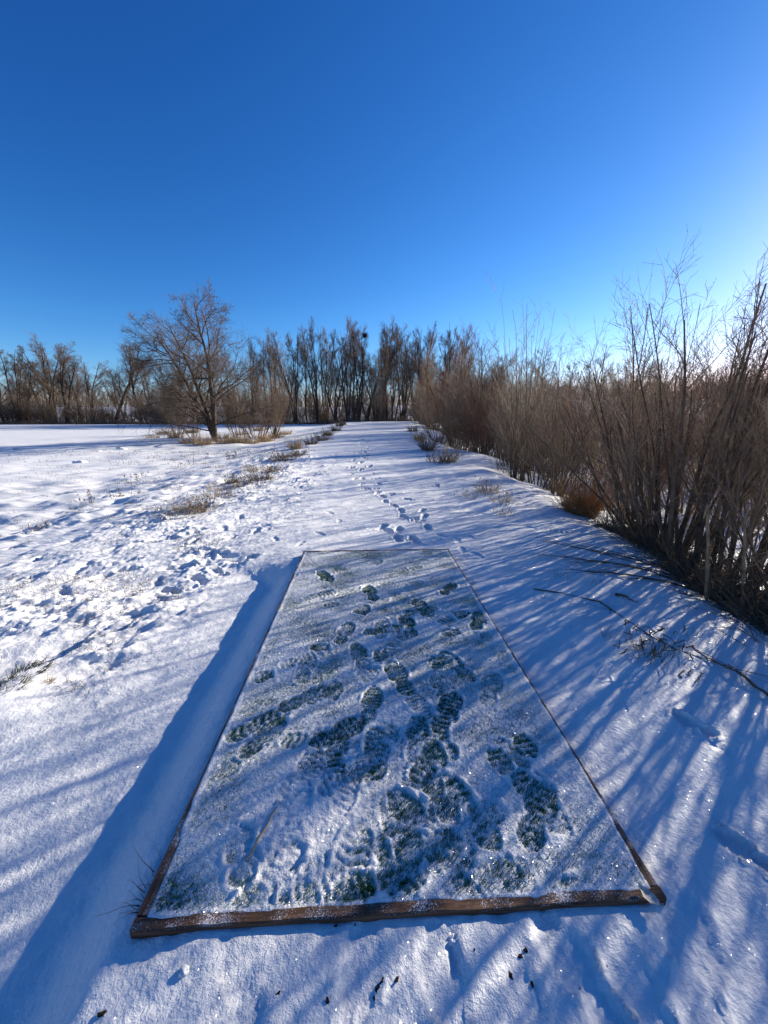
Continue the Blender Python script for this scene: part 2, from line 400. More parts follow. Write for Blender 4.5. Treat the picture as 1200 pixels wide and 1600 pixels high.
def make_tree(seed, H, stems=1, r0=0.2, limbs=13, spread=(28, 55), limb_t=(0.22, 0.97), limb_len=0.42, br=9, tw=8, tl=4,
              lean=0.05, trop=0.05, thin=1.0, wob=0.06, low_droop=0.0, split=False):
    r = rng(seed)
    P = np.zeros((stems, 3)); P[:, :2] = r.normal(0, 0.12*r0*8, (stems, 2)) if stems > 1 else 0
    P[:, 2] = -0.25
    D = np.concatenate([r.normal(0, lean*(2.0 if stems > 1 else 1.0), (stems, 2)), np.ones((stems, 1))], 1)
    L = H*r.uniform(0.82, 1.0, stems); L[0] = H
    p0, q0 = march(r, P, D, L, r0*r.uniform(0.75, 1, stems), 11, wob, 0.03, 0.12)
    P, D, t, pr, ix = spawn(r, p0, q0, limbs, limb_t[0], limb_t[1], *spread)
    Ll = H*limb_len*(1.05-0.75*t)*r.uniform(0.7, 1.15, len(t))
    p1, q1 = march(r, P, D, Ll, np.minimum(pr*0.75, 0.035+0.10*r0), 7, wob*1.6, trop, 0.2)
    P, D, t, pr, ix = spawn(r, p1, q1, br, 0.18, 0.98, 22, 55)
    Lb = np.clip(Ll[ix]*0.42*(1.15-0.6*t), 0.25, 3.0)*r.uniform(0.6, 1.2, len(t))
    p2, q2 = march(r, P, D, Lb, np.minimum(pr*0.7, 0.022*thin), 4, wob*2.2, trop*0.6-low_droop, 0.3)
    P, D, t, pr, ix = spawn(r, p2, q2, tw, 0.12, 1.0, 24, 66)
    Lt = np.clip(Lb[ix]*0.62, 0.3, 1.5)*r.uniform(0.6, 1.2, len(t))
    p3, q3 = march(r, P, D, Lt, np.full(len(t), 0.0085*thin), 3, 0.13, 0.13-low_droop*3, 0.5)
    P, D, t, pr, ix = spawn(r, p3, q3, tl, 0.2, 1.0, 20, 50)
    Ls = Lt[ix]*0.62*r.uniform(0.6, 1.3, len(t))
    p4, q4 = march(r, P, D, Ls, np.full(len(t), 0.0055*thin), 1, 0.1, 0.1, 0.6)
    if split: return tubes(p0, q0, 10), join([tubes(p2, q2, 4), tubes(p3, q3, 3), tubes(p4, q4, 3)]), [tubes(p1[k:k+1], q1[k:k+1], 6) for k in range(len(p1))]
    trunk = join([tubes(p0, q0, 8), tubes(p1, q1, 5)])
    crown = join([tubes(p2, q2, 4), tubes(p3, q3, 3), tubes(p4, q4, 3)])
    return trunk, crown
def tree_thing(name, tr, loc, rz, sc, mats=('bark', 'twig')):
    e = empty(name, loc, rz); e.scale = (sc, sc, sc)
    tk = obj('trunk', mesh_np('trunk', *tr[0], True, M[mats[0]]), e)
    for lb in (tr[2] if len(tr) > 2 else []): obj('limb', mesh_np('limb', *lb, True, M[mats[0]]), tk)
    tag(obj('crown', mesh_np('crown', *tr[1], True, M[mats[1]]), e), kind='stuff')
    return e

def make_shrub(seed, H, stems=42, base=0.22, spread=0.33, lean=(0, 0), br=7, tw=5, tl=0, r0=0.013, wob=0.05, trop=0.035, thin=1.0, droop=0.0, lo=0.55, hi=1.05, tmin=0.2, per_stem=False):
    r = rng(seed)
    a = r.uniform(0, 2*np.pi, stems); q = np.sqrt(r.uniform(0, 1, stems))
    P = np.stack([np.cos(a)*q*base, np.sin(a)*q*base, np.full(stems, -0.12)], 1)
    D = np.stack([np.cos(a)*q*spread+lean[0]+r.normal(0, .07, stems), np.sin(a)*q*spread+lean[1]+r.normal(0, .07, stems), np.ones(stems)], 1)
    L = H*r.uniform(lo, hi, stems)*(1.05-0.2*q)
    p0, q0 = march(r, P, D, L, r0*r.uniform(0.5, 1.2, stems), 9, wob, trop, 0.25)
    P, D, t, pr, ix = spawn(r, p0, q0, br, tmin, 0.98, 16, 42); ix1 = ix
    Lb = L[ix]*0.34*(1.2-0.7*t)*r.uniform(0.5, 1.3, len(t))
    p1, q1 = march(r, P, D, Lb, np.minimum(pr*0.65, 0.006), 4, 0.09, 0.06-droop, 0.4)
    P, D, t, pr, ix = spawn(r, p1, q1, tw, 0.1, 1.0, 16, 48)
    Lt = np.clip(Lb[ix]*0.45, 0.08, 0.8)*r.uniform(0.5, 1.3, len(t))
    p2, q2 = march(r, P, D, Lt, np.full(len(t), 0.0024*thin), 2, 0.12, 0.03-droop, 0.5)
    own1 = ix1; own2 = ix1[ix]
    tw_parts = [tubes(p1, q1*max(1, thin*0.8), 3), tubes(p2, q2, 3)]; q1s = q1*max(1, thin*0.8); p3 = None
    if tl:
        P, D, t, pr, ix = spawn(r, p2, q2, tl, 0.1, 1.0, 18, 50); own3 = own2[ix]
        Ls = Lt[ix]*0.5*r.uniform(0.5, 1.3, len(t))
        p3, q3 = march(r, P, D, Ls, np.full(len(t), 0.002*thin), 1, 0.1, 0, 0.6)
        tw_parts.append(tubes(p3, q3, 3))
    stem_parts = [tubes(p0[k:k+1], q0[k:k+1], 5) for k in range(stems)]
    if per_stem:
        sides = []
        for k in range(stems):
            pa = [tubes(p1[own1 == k], q1s[own1 == k], 3), tubes(p2[own2 == k], q2[own2 == k], 3)]
            if p3 is not None: pa.append(tubes(p3[own3 == k], q3[own3 == k], 3))
            sides.append(join(pa))
        return stem_parts, sides
    return stem_parts, join(tw_parts)
def shrub_thing(name, sh, loc, rz=0.0, sc=1.0, mats=('willow', 'willow_twig'), split=False):
    e = empty(name, loc, rz); e.scale = (sc, sc, sc)
    if split:
        for s_, w_ in zip(*sh):
            so_ = obj('stem', mesh_np('stem', *s_, True, M[mats[0]]), e)
            tag(obj('twig', mesh_np('twig', *w_, True, M[mats[1]]), so_), kind='stuff')
        return e
    else:
        tag(obj('stem', mesh_np('stem', *join(sh[0]), True, M[mats[0]]), e), kind='stuff')
    tag(obj('crown', mesh_np('crown', *sh[1], True, M[mats[1]]), e), kind='stuff')
    return e

def blades(r, n, h, base, spread, w, lean=(0, 0), curl=0.25, seg=3, root=-0.03):
    """flat grass blades / stalks as thin 3-sided tubes"""
    a = r.uniform(0, 2*np.pi, n); q = np.sqrt(r.uniform(0, 1, n))
    bx, by = (base if isinstance(base, tuple) else (base, base))
    P = np.stack([np.cos(a)*q*bx, np.sin(a)*q*by, np.full(n, root)], 1)
    D = np.stack([np.cos(a)*spread*q+r.normal(0, spread*.4, n)+lean[0], np.sin(a)*spread*q+r.normal(0, spread*.4, n)+lean[1], np.ones(n)], 1)
    p, q_ = march(r, P, D, h*r.uniform(0.35, 1.0, n), w*r.uniform(0.6, 1.2, n), seg, 0.12, -curl*r.uniform(0, 1, n)[:, None], 0.25)
    return tubes(p, q_, 3), p
# ------------------------------------------------------------------ tee box
pad = empty('tee_box', (PAD_O[0], PAD_O[1], PAD_Z), PAD_A)
tag(pad, 'green artificial turf tee pad dusted with trampled snow inside a timber frame', 'tee pad')
def board_mesh(L, W_, H_, seed, seg=40):
    r = rng(seed); u = np.linspace(0, L, seg+1)
    prof = [(-W_/2, -H_), (-W_/2, -0.004), (-W_/2+0.004, 0.0), (W_/2-0.004, 0.0), (W_/2, -0.004), (W_/2, -H_)]
    wv = 0.0032*fbm(u*1.0+seed*5.1, u*0+seed, 0.25, 3)
    vv = np.array([[(ui, y_+wv[i]*0.7, z_+(wv[i] if z_ > -0.01 else 0)+(r.normal(0, 0.0006) if z_ > -0.01 else 0)) for y_, z_ in prof] for i, ui in enumerate(u)])
    k = len(prof); v = vv.reshape(-1, 3); f = []
    for i in range(seg):
        for j in range(k-1):
            f.append((i*k+j, (i+1)*k+j, (i+1)*k+j+1, i*k+j+1))
    f += [(0, 1, 2, 3), (0, 3, 4, 5)]
    e = seg*k; f += [(e+3, e+2, e+1, e), (e+5, e+4, e+3, e)]
    return mesh_np('board', v, np.array(f), False, M['wood'])
BW = 0.032; BT = 0.010
b = obj('board', board_mesh(PAD_W, BW, 0.17, 1), pad, (0, BW/2, BT)); tag(b, 'near end board, bare brown timber with patches of snow')
b = obj('board', board_mesh(PAD_W, BW, 0.17, 2), pad, (0, PAD_L-BW/2, BT+0.004))
for k, xx in enumerate((BW/2, PAD_W-BW/2)):
    b = obj('board', board_mesh(PAD_L-2*BW-0.004, BW, 0.17, 3+k), pad, (xx, BW+0.002, BT-0.002)); b.rotation_euler.z = math.pi/2
tm = mesh_np('turf', np.array([(BW*0.8, BW*0.8, 0), (PAD_W-BW*0.8, BW*0.8, 0), (PAD_W-BW*0.8, PAD_L-BW*0.8, 0), (BW*0.8, PAD_L-BW*0.8, 0)], float), np.array([(0, 1, 2, 3)]), False, M['turf'])
turf = obj('turf', tm, pad)
# snow lying on the turf
st = 0.0066
pu = np.arange(0, PAD_W+1e-6, st); pv = np.arange(0, PAD_L+1e-6, st)
PU, PV = np.meshgrid(pu, pv)
TH = 0.0102 + 0.0036*fbm(PU, PV, 0.28, 3) + 0.0014*fbm(PU*0.6, PV, 0.05, 3)
THG = 0.0012*rng(5).normal(size=PU.shape)+0.0016*fbm(PU, PV, 0.022, 2)
tread_dir = []
def pstamp(u0, v0, ang, depth=0.0135, L=1.0, tread=0.002, half=0, seed=0):
    r = 0.3*L
    i0, i1 = np.searchsorted(pu, [u0-r, u0+r]); j0, j1 = np.searchsorted(pv, [v0-r, v0+r])
    if i1-i0 < 3 or j1-j0 < 3: return
    uu = PU[j0:j1, i0:i1]; vv = PV[j0:j1, i0:i1]
    c, s = math.cos(ang), math.sin(ang)
    a = ((uu-u0)*c+(vv-v0)*s)/L; b_ = (-(uu-u0)*s+(vv-v0)*c)/L
    f = boot(a, b_)+0.22*fbm(uu+seed, vv, 0.045, 3)
    if half > 0: f = np.minimum(f, (a-0.0)/0.04)
    if half < 0: f = np.minimum(f, (-0.02-a)/0.04)
    inn = ss(-0.04, 0.16, f)*np.clip(0.85+0.7*fbm(uu-seed, vv, 0.12, 2), 0.3, 1); rm = ss(-0.75, -0.1, f)*(1-ss(-0.1, 0.15, f))
    floor_ = 0.0040+0.0028*fbm(uu, vv, 0.03, 3)+tread*np.tanh(2.5*np.sin(a*2*np.pi/(0.022+0.011*((seed*0.37) % 1))+(1.6*((seed*0.61) % 1))*np.sin(b_*70+seed)+1.2*fbm(uu, vv, 0.04, 2)))
    t = TH[j0:j1, i0:i1]
    t = t*(1-inn)+np.minimum(t, floor_+max(0, 0.0135-depth))*inn + 0.0065*rm*np.clip(0.5+0.9*fbm(uu+seed*3, vv, 0.07, 2), 0, 1.4)
    TH[j0:j1, i0:i1] = t
pp = [(596, 982, 85), (637, 977, 95), (692, 977, 70), (679, 1021, 90), (712, 1040, 110), (700, 1098, 100), (658, 1107, 120), (687, 1152, 110),
      (404, 1132, 40), (433, 1052, 30), (471, 1032, 20), (383, 1177, 60), (804, 1140, 110), (812, 1195, 110), (642, 915, 40), (579, 927, 110),
      (533, 942, 20), (583, 882, 60), (525, 902, 15), (579, 1102, 80), (600, 1036, 100), (394, 1281, 80), (458, 1275, 85), (417, 1329, 50),
      (525, 1175, 100), (550, 1217, 20), (587, 1175, 95), (450, 1392, 30), (608, 1392, 90), (583, 1333, 25), (700, 1310, 98), (760, 1325, 118),
      (870, 1305, 100), (880, 1358, 95), (800, 1215, 60), (840, 1245, 120), (750, 1372, 60), (730, 1265, 120), (645, 1235, 70), (520, 1010, 10),
      (620, 940, 60), (560, 960, 70), (660, 950, 100), (500, 930, 20), (640, 890, 30), (610, 1010, 80), (480, 1220, 90), (620, 1130, 60),
      (560, 1060, 30), (700, 920, 60), (510, 1390, 10), (840, 1270, 60), (480, 1090, 25)] + [(float(a), float(b), float(c)) for a, b, c in zip(rng(70).normal(600, 110, 44), rng(71).uniform(880, 1400, 44), rng(72).uniform(10, 130, 44))]
rp = rng(77)
for k, (a, b_, an) in enumerate(pp):
    wx, wy = px(a, b_, PAD_Z+0.01); u0, v0 = pad_local(wx, wy)
    pstamp(u0, v0, R(an-3)+rp.normal(0, .12), 0.0135 if rp.uniform() < 0.55 else 0.010, rp.uniform(0.88, 1.05), rp.choice([0.0008, 0.0014, 0.0022, 0.003]), rp.choice([0, 0, 1, -1]), k)
TH += THG*ss(1.15, 0.4, fbm(PU, PV, 0.25, 2)+0.6)+0.0008*fbm(PU, PV, 0.018, 2)
# thinner at the near-left corner and along the near board
TH -= 0.004*ss(0.42, 0.06, PU)*ss(0.34, 0.03, PV) + 0.003*ss(0.16, 0.04, PV)*ss(-0.3, 0.4, fbm(PU, PV, 0.2, 2)+0.2)
TH += 0.008*ss(0.5, 0.2, np.hypot(PU-0.42, (PV-0.22)*1.0)*1.6)
# over the boards: keep only patches
ed = np.minimum(PU, PAD_W-PU); edv = np.minimum(PV, PAD_L-PV)
over = (ed < BW) | (edv < BW)
wobb = 0.012*fbm(PU, PV, 0.12, 3)
wvis = 0.011+np.where(PU < 0.7, BW, BW*0.55)*ss(0.40, 0.03, PV+0.04*fbm(PU, PV, 0.12, 2))+0.004*ss(2.2, 3.0, PV)
cover_side = ss(wvis-0.004, wvis+0.004, ed+wobb*0.25)           # side boards: snow up to a thin outer line
n_near = ss(0.10, 0.45, fbm(PU, PV*0.4, 0.16, 3)+0.35*ss(0.4, 0.8, PU)*(PU < 1.2))
cover_near = ss(BW-0.012, BW-0.001, PV+wobb*0.6)
cover_far = ss(0.010, 0.024, (PAD_L-PV)+wobb*0.3)
cov = np.where(ed < BW, cover_side, 1)*np.where(PV < BW, cover_near, 1)*np.where(PAD_L-PV < BW, cover_far, 1)
baseh = np.where(over, BT, 0.0)
bl = ss(0.0, 0.02, np.minimum(ed, edv)-BW)
SH = np.where(over, BT+0.0020-0.010*(1-cov)+0.2*(TH-0.012), (BT+0.001+0.25*(TH-0.012))*(1-bl)+TH*bl)
outer = np.minimum(ed, edv) < 0.003
SH = np.where(outer, np.minimum(SH, -0.012), SH)
sm = mesh_np('snow_cover', np.stack([PU, PV, SH], -1).reshape(-1, 3), grid_faces(len(pu), len(pv)), True, M['pad_snow'])
so = obj('snow_cover', sm, pad); tag(so, 'thin trampled snow full of boot prints', kind='stuff')
# turf blades
r = rng(11); NB = 340000
bu_ = r.uniform(BW+0.003, PAD_W-BW-0.003, NB); bv_ = r.uniform(BW+0.003, PAD_L-BW-0.003, NB)
ii = np.clip((bu_/st).astype(int), 0, len(pu)-2); jj = np.clip((bv_/st).astype(int), 0, len(pv)-2)
hh = 0.006+0.0115*r.uniform(0, 1, NB)**0.8
keep = hh > SH[jj, ii]+0.0004
bu_, bv_, hh = bu_[keep], bv_[keep], hh[keep]; NB = len(bu_)
an = r.uniform(0, 2*np.pi, NB); w_ = r.uniform(0.0012, 0.0026, NB); ln = r.normal(0, 0.006, (NB, 2))
v0 = np.stack([bu_-np.cos(an)*w_, bv_-np.sin(an)*w_, np.zeros(NB)-0.001], 1)
v1 = np.stack([bu_+np.cos(an)*w_, bv_+np.sin(an)*w_, np.zeros(NB)-0.001], 1)
v2 = np.stack([bu_+ln[:, 0], bv_+ln[:, 1], hh], 1)
tb = obj('turf_pile', mesh_np('turf_pile', np.stack([v0, v1, v2], 1).reshape(-1, 3), np.arange(NB*3).reshape(-1, 3), False, M['blade']), pad)
tag(tb, kind='stuff')

# ------------------------------------------------------------------ far trees
print('t terrain+pad', round(time.time()-T0, 1))
cot = []
for k in range(7):
    cot.append(make_tree(100+k, 14.0, stems=[1, 2, 3, 1, 2, 4, 3][k], r0=[0.24, 0.2, 0.17, 0.26, 0.22, 0.15, 0.2][k], limbs=[15, 11, 9, 16, 12, 8, 9][k],
                         spread=(22, 48), limb_t=(0.25, 0.92), limb_len=[0.40, 0.36, 0.3, 0.44, 0.4, 0.27, 0.33][k], br=9, tw=6, tl=4,
                         lean=0.06, trop=0.07, thin=1.1))
protos = {}
def place_tree(kind, xpx, top, fwd, label, group, name='bare_tree', rz=None, seed=[0], width=1.0):
    seed[0] += 1; r = rng(500+seed[0])
    x, ztop = at_dist(xpx, top, fwd); zb = gz(x, fwd)
    sc = (ztop-zb)/14.0*1.02
    rz = r.uniform(0, 6.28) if rz is None else rz
    if kind not in protos:
        protos[kind] = tree_thing(name, cot[kind], (x, fwd, zb), rz, sc); e = protos[kind]
    else:
        e = copy_tree(protos[kind]); e.location = (x, fwd, zb); e.rotation_euler = (0, 0, rz); e.scale = (sc, sc, sc)
    e.scale = (sc*width, sc*width, sc)
    tag(e, label, 'tree', group); e['form'] = kind; return e
cot_verts = [c[0][0] for c in cot]
GL = 'trees beyond the snowy field'
GC = 'trees at the end of the path'
left_row = [(-60, 530, 76, 3), (-20, 536, 72, 0), (8, 533, 74, 5), (42, 528, 75, 2), (60, 532, 80, 4), (80, 536, 72, 6), (110, 556, 84, 1), (128, 562, 70, 4),
            (158, 525, 73, 3), (200, 536, 75, 0), (238, 566, 80, 1), (268, 560, 78, 5), (20, 560, 92, 6), (100, 575, 95, 3), (180, 570, 92, 5), (225, 575, 96, 0), (255, 585, 88, 4)]
for (a, t_, f, k) in left_row:
    lab = {3: 'broad bare single-trunk tree beyond the snowy field', 0: 'slender bare single-trunk tree beyond the snowy field', 1: 'twin-stemmed bare tree beyond the snowy field',
           4: 'twin-stemmed spreading bare tree beyond the snowy field', 2: 'three-stemmed tall bare tree beyond the snowy field', 6: 'three-stemmed low-forking bare tree beyond the snowy field', 5: 'clump of four thin bare trunks beyond the snowy field'}[k]
    place_tree(k, a, t_, f, lab, GL, width=1.3)
cen_row = [(300, 545, 78, 2), (345, 540, 76, 5), (385, 528, 74, 6), (412, 522, 72, 1), (436, 512, 72, 2), (452, 508, 70, 5), (474, 512, 74, 0), (492, 502, 71, 6),
           (506, 506, 76, 5), (520, 500, 70, 2), (538, 503, 72, 5), (552, 500, 75, 0), (572, 506, 73, 2), (596, 506, 78, 4), (615, 503, 72, 5), (634, 510, 75, 6),
           (652, 512, 72, 1), (676, 515, 76, 2), (700, 512, 74, 5), (730, 520, 78, 0), (560, 498, 71, 6), (584, 502, 74, 2), (606, 508, 70, 0), (628, 502, 77, 2), (664, 506, 73, 6), (690, 508, 77, 2), (714, 500, 70, 5), (425, 516, 76, 0), (460, 540, 92, 3), (530, 535, 95, 1), (590, 540, 94, 3), (650, 540, 96, 5), (400, 550, 94, 0)]
for (a, t_, f, k) in cen_row:
    lab = {3: 'broad bare single-trunk tree at the end of the path', 0: 'slender bare single-trunk tree at the end of the path', 1: 'twin-stemmed bare tree at the end of the path',
           4: 'twin-stemmed spreading bare tree at the end of the path', 2: 'three-stemmed tall bare tree at the end of the path', 6: 'three-stemmed low-forking bare tree at the end of the path', 5: 'clump of four thin bare trunks at the end of the path'}[k]
    place_tree(k, a, t_, f, lab, GC, width=0.8)
right_row = [(770, 548, 66, 4), (810, 552, 62, 2), (850, 545, 66, 0), (890, 556, 60, 5), (935, 552, 58, 1), (980, 560, 55, 6), (1030, 566, 52, 3), (1080, 560, 50, 2), (1130, 568, 48, 4), (1180, 566, 46, 0), (1230, 570, 45, 5)]
for (a, t_, f, k) in right_row:
    place_tree(k, a, t_, f, ['slender', 'twin-stemmed', 'three-stemmed tall', 'broad single-trunk', 'twin-stemmed spreading', 'four-stemmed', 'three-stemmed low-forking'][k]+' bare tree behind the willow thicket', 'trees behind the willow thicket', width=1.15)

# the field tree on the left
fx, fy = px(335, 690, -0.25)
big = make_tree(321, 9.4, stems=3, r0=0.20, limbs=18, spread=(42, 78), limb_t=(0.10, 0.95), limb_len=0.62, br=10, tw=7, tl=4, lean=0.15, trop=0.03, thin=0.95, wob=0.085, low_droop=0.03, split=True)
e = tree_thing('field_tree', big, (fx, fy, gz(fx, fy)), 3.74, 1.0)
tag(e, 'wide-spreading bare tree standing alone in the field with low drooping limbs', 'tree')
# bird nest high in a centre tree
def lump(seed, rad, squash=0.8, amp=0.3, sub=2, fs=1.0):
    import bmesh
    bm = bmesh.new(); bmesh.ops.create_icosphere(bm, subdivisions=sub, radius=1.0)
    vs_ = np.array([v.co for v in bm.verts]); fs_ = np.array([[v.index for v in f.verts] for f in bm.faces]); bm.free()
    q = 1+amp*fbm(vs_[:, 0]*fs+seed*3.7+vs_[:, 2]*fs, vs_[:, 1]*fs-vs_[:, 2]*0.7*fs+seed, 0.9, 3)
    vs_ = vs_*q[:, None]*rad; vs_[:, 2] *= squash
    return vs_, fs_
best = None
for t_o in [o for o in bpy.data.objects if o.name.startswith('bare_tree') and o.get('group') == GC]:
    tv = cot_verts[t_o['form']]; mw = Matrix.LocRotScale(t_o.location, t_o.rotation_euler, t_o.scale)
    w_ = np.c_[tv, np.ones(len(tv))] @ np.array(mw).T
    fz = w_[:, 1]*cp-(w_[:, 2]-CAM_Z)*sp; ux = 600+600*w_[:, 0]/fz; uy = 800-600*((w_[:, 2]-CAM_Z)*cp+w_[:, 1]*sp)/fz
    dd = np.hypot(ux-570, uy-524); i_ = int(dd.argmin())
    if t_o.location.y < 80 and (best is None or dd[i_] < best[0]): best = (dd[i_], w_[i_, :3])
nx_, ny_, nz_ = best[1]; nz_ += 0.2
r = rng(3); nv, nf = lump(4, 0.42, 0.9, 0.35)
ne = empty('bird_nest', (nx_, ny_, nz_)); obj('core', mesh_np('core', nv, nf, False, M['soil']), ne)
d_ = nrm(r.normal(size=(160, 3))); p, q = march(r, d_*0.3, nrm(np.cross(d_, r.normal(size=(160, 3))))+d_*0.4, np.full(160, 0.6), np.full(160, 0.012), 2, 0.2, 0, 0.6)
tag(obj('twig', mesh_np('twig', *tubes(p-np.array([0, 0, 0.0]), q, 3), True, M['bark']), ne), kind='stuff')
tag(ne, 'dark twig nest high in a bare tree at the path end', 'nest')

# ------------------------------------------------------------------ shrubs along the right bank
print('t trees', round(time.time()-T0, 1))
def on(x, y, d=0.0): return (x, y, gz(x, y)-d)
GW = 'willow shrubs along the bank'
# nearest thicket: three clumps with their stems as parts
nearA = make_shrub(41, 3.2, 24, 0.36, 0.50, (-0.06, 0.0), 8, 7, 2, 0.024, thin=0.9, lo=0.6, hi=1.0, tmin=0.3, per_stem=True)
nearB = make_shrub(42, 3.4, 34, 0.50, 0.46, (0.03, -0.02), 8, 7, 2, 0.026, thin=0.9, lo=0.6, hi=0.98, tmin=0.3, per_stem=True)
nearC = make_shrub(43, 2.9, 20, 0.30, 0.60, (-0.20, 0.08), 7, 6, 2, 0.022, thin=0.9, lo=0.6, hi=1.0, tmin=0.3, per_stem=True)
tag(shrub_thing('willow_shrub', nearB, on(3.55, 3.7), 0, 1.0, split=True), 'tallest multi-stemmed willow shrub on the bank behind the broken pale stalks', 'shrub', GW)
tag(shrub_thing('willow_shrub', nearA, on(3.5, 4.6), 0, 1.0, split=True), 'dense upright willow shrub beside the heap of fallen branches', 'shrub', GW)
tag(shrub_thing('willow_shrub', nearC, on(3.95, 5.2), 0, 0.95, split=True), 'willow shrub with long stems leaning out over the snowy bank', 'shrub', GW)
shr = [make_shrub(60, 3.2, 20, 0.35, 0.55, (-0.05, 0), 6, 5, 2, 0.016, thin=0.9), make_shrub(61, 3.2, 15, 0.3, 0.7, (0, 0), 7, 6, 2, 0.018, thin=0.9, droop=0.03),
       make_shrub(62, 3.2, 30, 0.5, 0.36, (0, 0), 5, 5, 2, 0.013, thin=0.9, lo=0.4), make_shrub(63, 3.2, 10, 0.14, 0.55, (0.04, 0), 10, 6, 3, 0.024, thin=1.0),
       make_shrub(64, 3.2, 12, 0.2, 0.9, (-0.15, 0.1), 8, 6, 2, 0.015, thin=0.9, droop=0.05, lo=0.5), make_shrub(65, 3.2, 26, 0.25, 0.22, (0, 0), 4, 4, 0, 0.012, thin=1.0, lo=0.6, hi=1.15)]
shr += [make_shrub(70, 3.2, 28, 0.4, 0.5, (-0.05, 0), 8, 6, 3, 0.014, thin=1.15), make_shrub(71, 3.2, 24, 0.3, 0.62, (0, 0), 8, 7, 3, 0.016, thin=1.2, droop=0.03),
        make_shrub(72, 3.2, 40, 0.55, 0.36, (0, 0), 7, 6, 3, 0.013, thin=1.2, lo=0.45), make_shrub(73, 3.2, 15, 0.14, 0.5, (0.04, 0), 11, 7, 4, 0.020, thin=1.3)]
D6, D7, D8, D9 = 6, 7, 8, 9
sproto = {}
def put_shrub(k, x, y, h, label, rz=None, group=GW, wide=1.0, seed=[0], mats=('willow', 'willow_twig')):
    seed[0] += 1; r = rng(900+seed[0]); rz = r.uniform(0, 6.28) if rz is None else rz
    if mats[0] == 'willow': mats = ('willow', ['willow_twig', 'tan_twig', 'red_twig', 'tan_twig', 'twig'][(seed[0]*7+k) % 5])
    key = (k, mats)
    if key not in sproto: sproto[key] = shrub_thing('willow_shrub', shr[k], (0, 0, 0), mats=mats); e = sproto[key]
    else: e = copy_tree(sproto[key])
    s = h/3.2*0.95
    e.location = on(x, y); e.rotation_euler = (0, 0, rz); e.scale = (s*wide, s*wide, s)
    if group is None and 'group' in e: del e['group']
    tag(e, label, 'shrub', group); return e
LF = 'willow shrub beside the frozen ditch at the foot of the bank'
ORD = 'first second third fourth fifth sixth seventh eighth ninth tenth eleventh twelfth thirteenth fourteenth'.split()
for (k, x, y, h) in [(3, 0.35, 8.4, 3.6), (6, 1.1, 9.6, 3.0), (5, 0.7, 11.0, 4.7), (7, 1.3, 11.2, 3.4), (6, 0.7, 13.6, 3.9), (4, 1.3, 15.2, 3.3)]:
    LBN = LBN+1 if 'LBN' in globals() else 0
    put_shrub(k, float(xbank(y))+x, y, h, ORD[LBN]+' leafless willow shrub on the bank past the rusty grass tussock')
for (k, x, y, h) in [(8, 0.6, 17.2, 3.9), (9, 1.4, 19, 5.6), (7, 0.5, 20.5, 4.2), (8, 1.4, 23, 5.4), (4, 0.6, 25, 4.4), (9, 1.6, 28, 7.2), (6, 0.9, 30, 5.4), (9, 1.0, 33, 8.3),
                     (8, 1.8, 36, 6.4), (9, 0.8, 40, 8.4), (7, 1.6, 44, 6.6), (6, 0.8, 48, 7.0), (9, 2.2, 53, 8.2), (8, 1.0, 59, 7.0)]:
    LTN = LTN+1 if 'LTN' in globals() else 0
    put_shrub(k, float(xbank(y))+x, y, h, ORD[LTN]+' tall willow lining the far path, counted from the bank shrubs', wide=1.0)
for (k, x, y, h) in [(6, 8.9, 11.0, 3.6), (7, 10.4, 9.6, 3.6), (8, 7.4, 14.6, 4.2), (9, 9.2, 14.5, 4.8), (6, 12.0, 11.6, 3.9), (8, 11.0, 16.0, 4.6), (7, 13.6, 14.2, 4.4), (9, 7.8, 19.0, 5.6),
                     (8, 15.2, 17.0, 4.6), (6, 17.5, 16.0, 4.6), (7, 10.5, 22.0, 5.2), (8, 14.0, 23.0, 5.2), (9, 18.0, 21.0, 5.6), (6, 20.5, 20.0, 5.0), (8, 8.2, 25.0, 5.4), (8, 12.0, 29.0, 6.0), (7, 17.0, 28, 5.8), (8, 22, 26, 5.8), (7, 25, 24, 5.6),
                     (6, 8.0, 31, 6.0), (8, 10.5, 37, 6.4), (6, 16, 36, 6.2), (8, 22, 34, 6.2), (7, 28, 31, 6.0), (8, 9, 44, 6.6), (6, 14, 46, 6.6), (8, 20, 44, 6.6), (7, 27, 42, 6.6), (8, 34, 38, 6.4), (6, 13.5, 19.5, 4.6), (8, 6.6, 17.0, 4.6), (7, 6.9, 22.5, 5.0)]:
    put_shrub(k, x, y, h, ['spreading', 'dense', 'fine-twigged', 'tall narrow-based'][k-6]+' '+LF, wide=1.3)
LO = ['low willow shrub nearest the tee pad on the bank', 'willow shrub on the bank beside the near end of the tee pad', 'tall willow shrub behind the low one beside the tee pad', 'tall spreading willow shrub behind the tallest bank willow', 'upright few-stemmed willow shrub behind the leaning one', 'tall thick-stemmed willow shrub rising above the nearest thicket', 'tallest thick-stemmed willow shrub beyond the plumed reeds', 'arching willow shrub between the plumed reeds and the ditch']; LON = 0
for (k, x, y, h) in [(4, 3.4, 2.75, 2.4), (3, 4.0, 1.5, 3.0), (3, 4.7, 2.9, 3.5), (1, 5.0, 4.4, 3.8), (3, 4.7, 7.0, 4.3), (3, 5.3, 5.2, 4.5), (3, 5.9, 6.8, 4.9), (1, 5.1, 8.0, 4.3)]:
    put_shrub(k, x, y, h, LO[LON], wide=0.9); LON += 1
